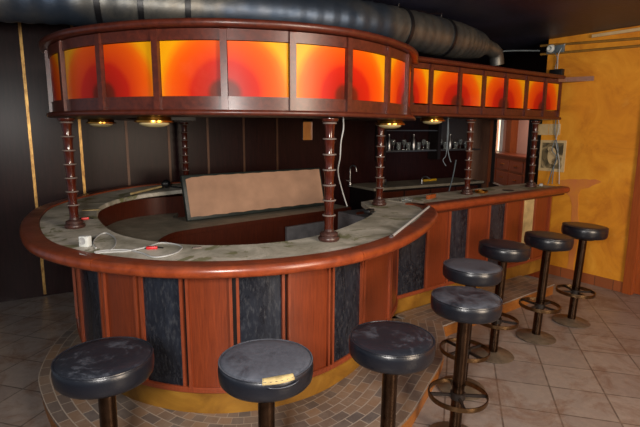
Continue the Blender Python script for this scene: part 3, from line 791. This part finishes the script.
# ------------------------------------------------------------------ ventilation duct
dp = cr([(-3.6, 3.3, 2.60), (-2.6, 3.33, 2.60), (-1.9, 3.45, 2.60), (-1.1, 3.65, 2.60), (-.3, 3.9, 2.60), (.35, 4.2, 2.60), (.9, 4.62, 2.60), (1.35, 5.02, 2.60), (1.62, 5.26, 2.60)], 22)
du = thing('ventilation_duct', 'thick old silver flexible duct running under the ceiling above the canopy', 'duct', (0, 0, 0))
rad = [(.163 + (.006 if (i // 2) % 2 else 0)) * (1 - .26 * max(0, (i - len(dp) + 26) / 26)) for i in range(len(dp))]
bm = bmesh.new(); tube(bm, dp, rad, 28); fin(bm, 'duct_tube', M['duct'], du)
end = dp[-1]; d = Vector((.75, .62, 0)).normalized()
q = cr([end - d * .03, end + d * .10, end + d * .22 + Vector((0, 0, -.01)), end + d * .33 + Vector((0, 0, -.05)), end + d * .37 + Vector((0, 0, -.16))], 6)
rr = [.124 - .05 * min(1, i / 9) for i in range(len(q))]
bm = bmesh.new(); tube(bm, q, rr, 20); fin(bm, 'reducer_elbow', M['duct'], du)
for px in (103, 141, 188, 398, 440):
    i = min(range(len(dp)), key=lambda k: abs(pxof(dp[k] + Vector((0, 0, -.1))) - px))
    tt = (dp[i + 1] - dp[i - 1]).normalized(); mt = Matrix.Translation(dp[i]) @ tt.to_track_quat('Z', 'Y').to_matrix().to_4x4()
    bm = bmesh.new(); lathe(bm, [(.168, -.02), (.175, -.018), (.175, .018), (.168, .02)], 28, mt); fin(bm, 'strap', M['strapblack'], du)
    bm = bmesh.new(); tube(bm, [dp[i] + Vector((0, 0, .17)), Vector((dp[i].x, dp[i].y, CEIL))], .008, 6); fin(bm, 'hanger', M['iron'], du)

# ------------------------------------------------------------------ cushion board leaning in the ring
b0 = at(188, 222.5, ZW + .004); b1 = at(326, 206, ZW + .004)
u = (b1 - b0); Lb = u.length; ub = u.normalized(); tilt = math.radians(14)
nb = Vector((-ub.y, ub.x, 0))
mt = Matrix(((ub.x, nb.x, 0, b0.x), (ub.y, nb.y, 0, b0.y), (0, 0, 1, b0.z), (0, 0, 0, 1))) @ Matrix.Rotation(-tilt, 4, 'X')
cu = thing('seat_cushion', 'long beige hessian-backed cushion with dark green vinyl edge leaning inside the bar', 'cushion')
cu.matrix_world = mt
hc = .45
bm = bmesh.new(); box(bm, 0, Lb, 0, .05, 0.012, hc, bev=.012); bmesh.ops.subdivide_edges(bm, edges=bm.edges[:], cuts=2); o = fin(bm, 'vinyl_cover', M['darkgreen'], cu)
bm = bmesh.new()
n = 26; bot = []; top = []
for k in range(n + 1):
    x = .035 + (Lb - .06) * k / n
    bot.append(bm.verts.new((x, -.004, .045 + .004 * math.sin(k * 1.9)))); top.append(bm.verts.new((x, -.004, hc - .02 - .022 * math.exp(-k * .9) + .003 * math.sin(k * 2.3))))
for k in range(n): bm.faces.new((bot[k], bot[k + 1], top[k + 1], top[k]))
o = fin(bm, 'hessian_back', M['beige'], cu, False); sm = o.modifiers.new('thick', 'SOLIDIFY'); sm.thickness = .004

# ------------------------------------------------------------------ small things on the counter
ZS = 1.0855
def onS(px, py, z=ZS): return at(px, py, z)
# socket box with looped cable
p = onS(85.5, 246.5)
sx = thing('socket_box', 'white plastic socket box with a looped pale cable lying on the round bar', 'socket box', p, math.radians(-12))
bm = bmesh.new(); box(bm, -.028, .03, -.02, .02, .0, .062, bev=.006); fin(bm, 'box', M['white'], sx)
bm = bmesh.new(); lathe(bm, [(0, 0), (.02, 0), (.02, .004), (.016, .004), (.015, 0.001), (0, .001)], 20, Matrix.Translation((.0, -.0205, .036)) @ Matrix.Rotation(PI / 2, 4, 'X')); fin(bm, 'socket', M['cable'], sx)
loop = [(96, 248), (93, 243), (98, 236), (106, 233), (114, 237), (116, 243), (112, 249), (104, 252), (95, 252), (110, 250), (128, 250), (142, 253), (153, 257), (166, 256), (178, 252), (182, 247), (174, 244), (160, 243), (147, 247), (128, 251), (112, 252), (98, 253), (88, 256), (80, 254)]
inv = (Matrix.Translation(p) @ Matrix.Rotation(math.radians(-12), 4, 'Z')).inverted()
pts = [inv @ (onS(a, b, ZS + .005 + (.004 if i % 5 == 3 else 0))) for i, (a, b) in enumerate(loop)]
bm = bmesh.new(); tube(bm, cr(pts, 8), .0045, 8); fin(bm, 'cable', M['cable'], sx)
def loose(name, label, cat, mat, px, py, dims, rz, z=ZS, bev=.003, group=None):
    q = at(px, py, z); bm = bmesh.new(); box(bm, -dims[0] / 2, dims[0] / 2, -dims[1] / 2, dims[1] / 2, 0, dims[2], bev=bev)
    o = fin(bm, name, mat); o.location = q; o.rotation_euler = (0, 0, rz); return tag(o, label, cat, group)
def connector(px, py, rz, label, s=1):
    q = onS(px, py); r = thing('cable_connector', label, 'connector', q, rz)
    bm = bmesh.new(); box(bm, -.03 * s, .03 * s, -.012, .012, 0, .016, bev=.004); fin(bm, 'body', M['red'], r)
    for sx_ in (-1, 1):
        bm = bmesh.new(); tube(bm, [(sx_ * .03 * s, 0, .007), (sx_ * .045 * s, .004, .006), (sx_ * .06 * s, -.004, .005)], .004, 6); fin(bm, 'lead', M['black'], r)
connector(152, 249, .2, 'small red connector lying beside the looped cable')
connector(85, 219.5, .6, 'small red connector behind the left column foot', .9)
# white tube lying over the right of the round counter
a = onS(391, 239); b = onS(429, 208)
tu = thing('fluorescent_tube', 'white fluorescent tube lying across the right end of the round counter', 'tube')
bm = bmesh.new(); a.z += .012; b.z += .012; dv = (b - a).normalized(); tube(bm, [a + dv * .02, b - dv * .02], .010, 14); fin(bm, 'glass_tube', M['cable'], tu)
for e, sg in ((a, 1), (b, -1)):
    bm = bmesh.new(); tube(bm, [e, e + dv * sg * .02], .012, 14); fin(bm, 'end_cap', M['steel'], tu)
# ashtrays
def ashtray(px, py, mat, label, r=.06, cat='ashtray'):
    q = onS(px, py); bm = bmesh.new()
    lathe(bm, [(0, 0), (r * .8, 0), (r, .012), (r * 1.02, .028), (r * .9, .03), (r * .8, .012), (0, .008)], 32)
    o = fin(bm, cat, mat); o.location = q; return tag(o, label, cat)
ashtray(406.5, 201.5, M['glass'], 'clear glass ashtray on the stone near the counter junction')
ashtray(481, 193, M['brass'], 'round brass ashtray beside the middle column of the straight bar', .07)
bm = bmesh.new(); q = onS(508, 190.5); lathe(bm, [(0, 0), (.06, 0), (.062, .006), (.058, .008), (0, .007)], 24); o = fin(bm, 'coaster', M['black']); o.location = q; tag(o, 'flat black coaster between the brass ashtray and the last column', 'coaster')
# wooden scrap on the back counter
loose('wood_scrap', 'orange-brown scrap of wood lying beyond the white tube', 'wood scrap', M['doorwood'], 431, 198.5, (.16, .03, .04), .9)
loose('cardboard_scrap', 'small pale yellow scrap lying behind the left column', 'scrap', M['cream'], 91, 210, (.13, .05, .004), .3, bev=.001)
# stick and dark lump on the left back of the ring
q0 = at(131, 194.5, 1.135); q1 = at(161, 187.5, 1.15)
bm = bmesh.new(); tube(bm, [q0 + Vector((0, 0, .006)), q1 + Vector((0, 0, .008))], .011, 8); tag(fin(bm, 'wooden_stick', M['cream']), 'pale wooden stick lying on the far left of the round bar', 'stick')
q = at(166, 188.5, 1.135); r = thing('rag_bundle', 'dark bundled rag lying at the end of the pale stick', 'rag', q)
bm = bmesh.new(); bmesh.ops.create_icosphere(bm, subdivisions=4, radius=.048)
for v in bm.verts:
    v.co *= 1 + .16 * math.sin(v.co.x * 60 + 1) * math.cos(v.co.y * 55) ; v.co.z = max(0, v.co.z * .8 + .05)
fin(bm, 'cloth', M['black'], r)
bm = bmesh.new(); tube(bm, cr([(.05, 0, .02), (.12, .03, .01), (.2, .0, .006), (.26, .05, .006)], 5), .008, 6); fin(bm, 'loose_strip', M['black'], r)
# junk pile near the yellow wall
for (px, py, m_, dims, rz, nm, lab, c_) in [
    (549, 184.5, 'green', (.14, .08, .02), .3, 'rag', 'crumpled olive rag on the counter end below the print', 'rag'),
    (541, 186, 'cable', (.05, .04, .03), 1.1, 'junction_box', 'small grey junction box on the counter end beside the rag', 'box')]:
    loose(nm, lab, c_, M[m_], px, py, dims, rz, bev=.008)
# folded paper on the stone and tile shards
loose('plaster_shard', 'grey flat shard on the round counter beside the looped cable', 'shard', M['ringdust'], 197, 248, (.05, .03, .006), .4, bev=.001)
loose('cigarette_packet', 'small dark packet on the inner corner of the round counter', 'packet', M['black'], 369, 212.5, (.11, .05, .025), 1.1)

# gooseneck tap on the back counter, seen between the columns
q = aty(350, 187, 6.6); q = Vector((q.x, q.y, .985))
tp = thing('gooseneck_tap', 'chrome gooseneck tap on the back counter between two columns', 'tap', q)
bm = bmesh.new(); lathe(bm, [(0, 0), (.035, 0), (.035, .01), (.02, .02), (.016, .05), (0, .05)], 20); fin(bm, 'tap_base', M['steel'], tp)
bm = bmesh.new(); tube(bm, cr([(0, 0, .04), (0, 0, .16), (0, 0, .24), (.03, -.02, .28), (.07, -.04, .26), (.08, -.05, .2)], 6), .011, 10); fin(bm, 'spout', M['steel'], tp)
bm = bmesh.new(); tube(bm, [(0, 0, .06), (-.05, 0, .08)], .006, 8); fin(bm, 'lever', M['steel'], tp)
q = aty(396, 190, 5.9); 
q = ML @ Vector((4.75, -.45, .985))
t2 = thing('mixer_tap', 'small curved chrome mixer tap behind the inner corner column', 'tap', q)
bm = bmesh.new(); lathe(bm, [(0, 0), (.03, 0), (.025, .02), (0, .02)], 18); fin(bm, 'tap_base', M['steel'], t2)
bm = bmesh.new(); tube(bm, cr([(0, 0, .02), (.01, 0, .08), (.05, -.03, .1), (.11, -.06, .07)], 6), .012, 10); fin(bm, 'spout', M['steel'], t2)
def onback(s, off, name, label, cat, mat, dims, rz=0):
    bm = bmesh.new(); box(bm, -dims[0] / 2, dims[0] / 2, -dims[1] / 2, dims[1] / 2, 0, dims[2], bev=.004)
    o = fin(bm, name, mat); o.location = ML @ Vector((s, off, .9855)); o.rotation_euler.z = angL + rz; tag(o, label, cat)
onback(5.08, -.25, 'screwdriver_case', 'thin yellow plastic case lying on the back counter', 'case', M['yellowplastic'], (.28, .05, .03), .1)
onback(4.1, -.4, 'tin_can', 'small pale tin standing by the gooseneck tap', 'tin', M['steel'], (.06, .06, .09))

# glasses on the shelf
def make_glass(kind):
    bm = bmesh.new()
    if kind == 0: lathe(bm, [(0, 0), (.028, 0), (.034, .11), (.032, .11), (.026, .006), (0, .006)], 18)
    elif kind == 1: lathe(bm, [(0, 0), (.03, 0), (.03, .003), (.005, .008), (.004, .06), (.02, .075), (.033, .11), (.028, .15), (.026, .15), (.03, .11), (.018, .078), (0, .07)], 18)
    else: lathe(bm, [(0, 0), (.033, 0), (.035, .01), (.035, .14), (.014, .18), (.013, .23), (0, .23)], 18)
    return bm
gp = []
names = ['tumbler', 'wine_glass', 'bottle']
for kd in range(3): gp.append(None)
sd_ = [(4.34, 0), (4.42, 2), (4.50, 1), (4.60, 0), (4.70, 1), (4.78, 0), (4.88, 2), (4.98, 0), (5.08, 1), (5.16, 0), (5.42, 1), (5.52, 0), (5.62, 2), (5.75, 0), (5.85, 1), (5.98, 0)]
gmat = [M['glass'], M['glass'], M['steel']]
lab = ['clear tumbler standing on the wall shelf behind the bar', 'stemmed glass standing on the wall shelf behind the bar', 'silvery bottle standing on the wall shelf behind the bar']
grp = ['tumblers on the wall shelf', 'stemmed glasses on the wall shelf', 'silvery bottles on the wall shelf']
for s, kd in sd_:
    if gp[kd] is None:
        gp[kd] = fin(make_glass(kd), names[kd], gmat[kd]); o = gp[kd]
    else: o = gp[kd].copy(); COL.objects.link(o)
    o.location = ML @ Vector((s, -.10, 1.4455)); tag(o, lab[kd], 'bottle' if kd == 2 else 'glass', grp[kd])

# ------------------------------------------------------------------ cables
def cable(pts, r, mat, label, cat='cable', name='hanging_cable'):
    bm = bmesh.new(); tube(bm, cr(pts, 6), r, 7); return tag(fin(bm, name, mat), label, cat)
cable([aty(343, 114, 3.25), aty(343.5, 128, 3.25), aty(341, 142, 3.25), aty(340, 158, 3.25), aty(338, 172, 3.3), aty(342, 190, 3.4), aty(347, 206, 3.5)], .0045, M['cable'], 'pale cable dangling from the canopy right of the large near column')
cable([aty(448, 117, 4.95), aty(448.5, 130, 4.95), aty(447.5, 145, 4.95), aty(449, 156, 4.95), aty(451, 162, 4.95)], .005, M['bluecable'], 'dark frayed cable hanging under the straight canopy')
cable([aty(448, 118, 5.0), aty(447, 140, 5.0), aty(446, 155, 5.0), aty(443, 160, 5.0), aty(446, 166, 5.0)], .004, M['bluecable'], 'thin second cable hanging beside the dark frayed cable')
cable([aty(456, 160, 5.4), aty(453, 176, 5.5), aty(449, 191, 5.6)], .007, M['bluecable'], 'thin dark rod standing behind the straight counter', 'rod', 'thin_rod')
def yw(px, py, off=-.02): q = yloc(px, py); return MY @ Vector((q.x, off, q.z))
cable([yw(552, 47, -.03), yw(558, 58), yw(556, 70), yw(559, 82), yw(560, 100), yw(557, 118), yw(556, 134), yw(559, 150), yw(555, 166), yw(553, 184)], .0055, M['bluecable'], 'blue-grey cable running down the yellow wall past the canopy end')
cable([yw(566, 44, -.02), yw(561, 54, -.05), yw(559, 66, -.03), yw(557, 78), yw(561, 92), yw(558, 110), yw(560, 126), yw(557, 142), yw(560, 160), yw(560, 184)], .0045, M['cable'], 'pale grey cable beside the blue-grey one on the yellow wall')
cable([yw(556, 140), yw(554, 150, -.04), yw(558, 158, -.03), yw(554, 170, -.04), yw(550, 184, -.05)], .005, M['bluecable'], 'short looping cable in front of the black-and-white print')
cable([yw(541, 51, -.03), (2.2, 6.0, 2.66), (1.95, 5.95, 2.62)], .008, M['bluecable'], 'cable stretched from the wall top towards the duct end')
q = yloc(552, 49)
r = thing('lamp_socket', 'round white lamp socket with grey bracket high on the yellow wall', 'lamp socket'); r.matrix_world = MY @ Matrix.Translation((q.x, 0, q.z))
bm = bmesh.new(); lathe(bm, [(0, 0), (.045, 0), (.05, .02), (.04, .05), (.028, .055), (.026, .03), (0, .03)], 24, Matrix.Rotation(PI / 2, 4, 'X')); fin(bm, 'socket', M['white'], r)
bm = bmesh.new(); box(bm, -.05, .16, -.03, 0, -.055, -.02, bev=.004); box(bm, .06, .16, -.04, 0, -.05, .03, bev=.006); fin(bm, 'bracket', M['bluecable'], r)
q = yloc(558, 73.5)
bm = bmesh.new(); box(bm, -.08, .08, -.06, 0, -.045, .045, bev=.008); o = fin(bm, 'junction_box', M['black']); o.matrix_world = MY @ Matrix.Translation((q.x, 0, q.z)); tag(o, 'black junction box on the yellow wall just above the canopy end', 'junction box')
# print and paper strips on the yellow wall
a = yloc(541, 140); b = yloc(567, 140); c = yloc(554, 171.5)
pw_, ph_ = b.x - a.x, a.z - c.z
r = thing('wall_print', 'black-and-white print with a pale border on the yellow wall above the counter end', 'print'); r.matrix_world = MY @ Matrix.Translation((a.x, 0, c.z))
bm = bmesh.new(); box(bm, 0, pw_, -.006, 0, 0, ph_); fin(bm, 'border', M['paper'], r, False)
bm = bmesh.new(); box(bm, .03, pw_ - .03, -.008, -.006, .035, ph_ - .03); fin(bm, 'picture', M['print'], r, False)
bm = bmesh.new()
for (px, pz, w_, h_) in ((.5, .5, .11, .2), (.42, .72, .07, .06), (.62, .32, .08, .08)):
    lathe(bm, [(0, 0), (1, 0), (1, .002), (0, .002)], 20, Matrix.Translation((pw_ * px, -.009, ph_ * pz)) @ Matrix.Diagonal((w_ * .5, 1, h_ * .5, 1)) @ Matrix.Rotation(PI / 2, 4, 'X'))
fin(bm, 'figure', M['paper'], r, False)
for k, (x0, x1) in enumerate(((538.5, 548), (549.5, 560))):
    a = yloc(x0, 124); b = yloc(x1, 135)
    bm = bmesh.new(); box(bm, a.x, b.x, -.004, 0, b.z, a.z); o = fin(bm, 'paper_sheet', M['paper'], None, False); o.matrix_world = MY
    tag(o, ['left pale paper strip on the wall above the print', 'right pale paper strip on the wall above the print, crossed by the cables'][k], 'paper')
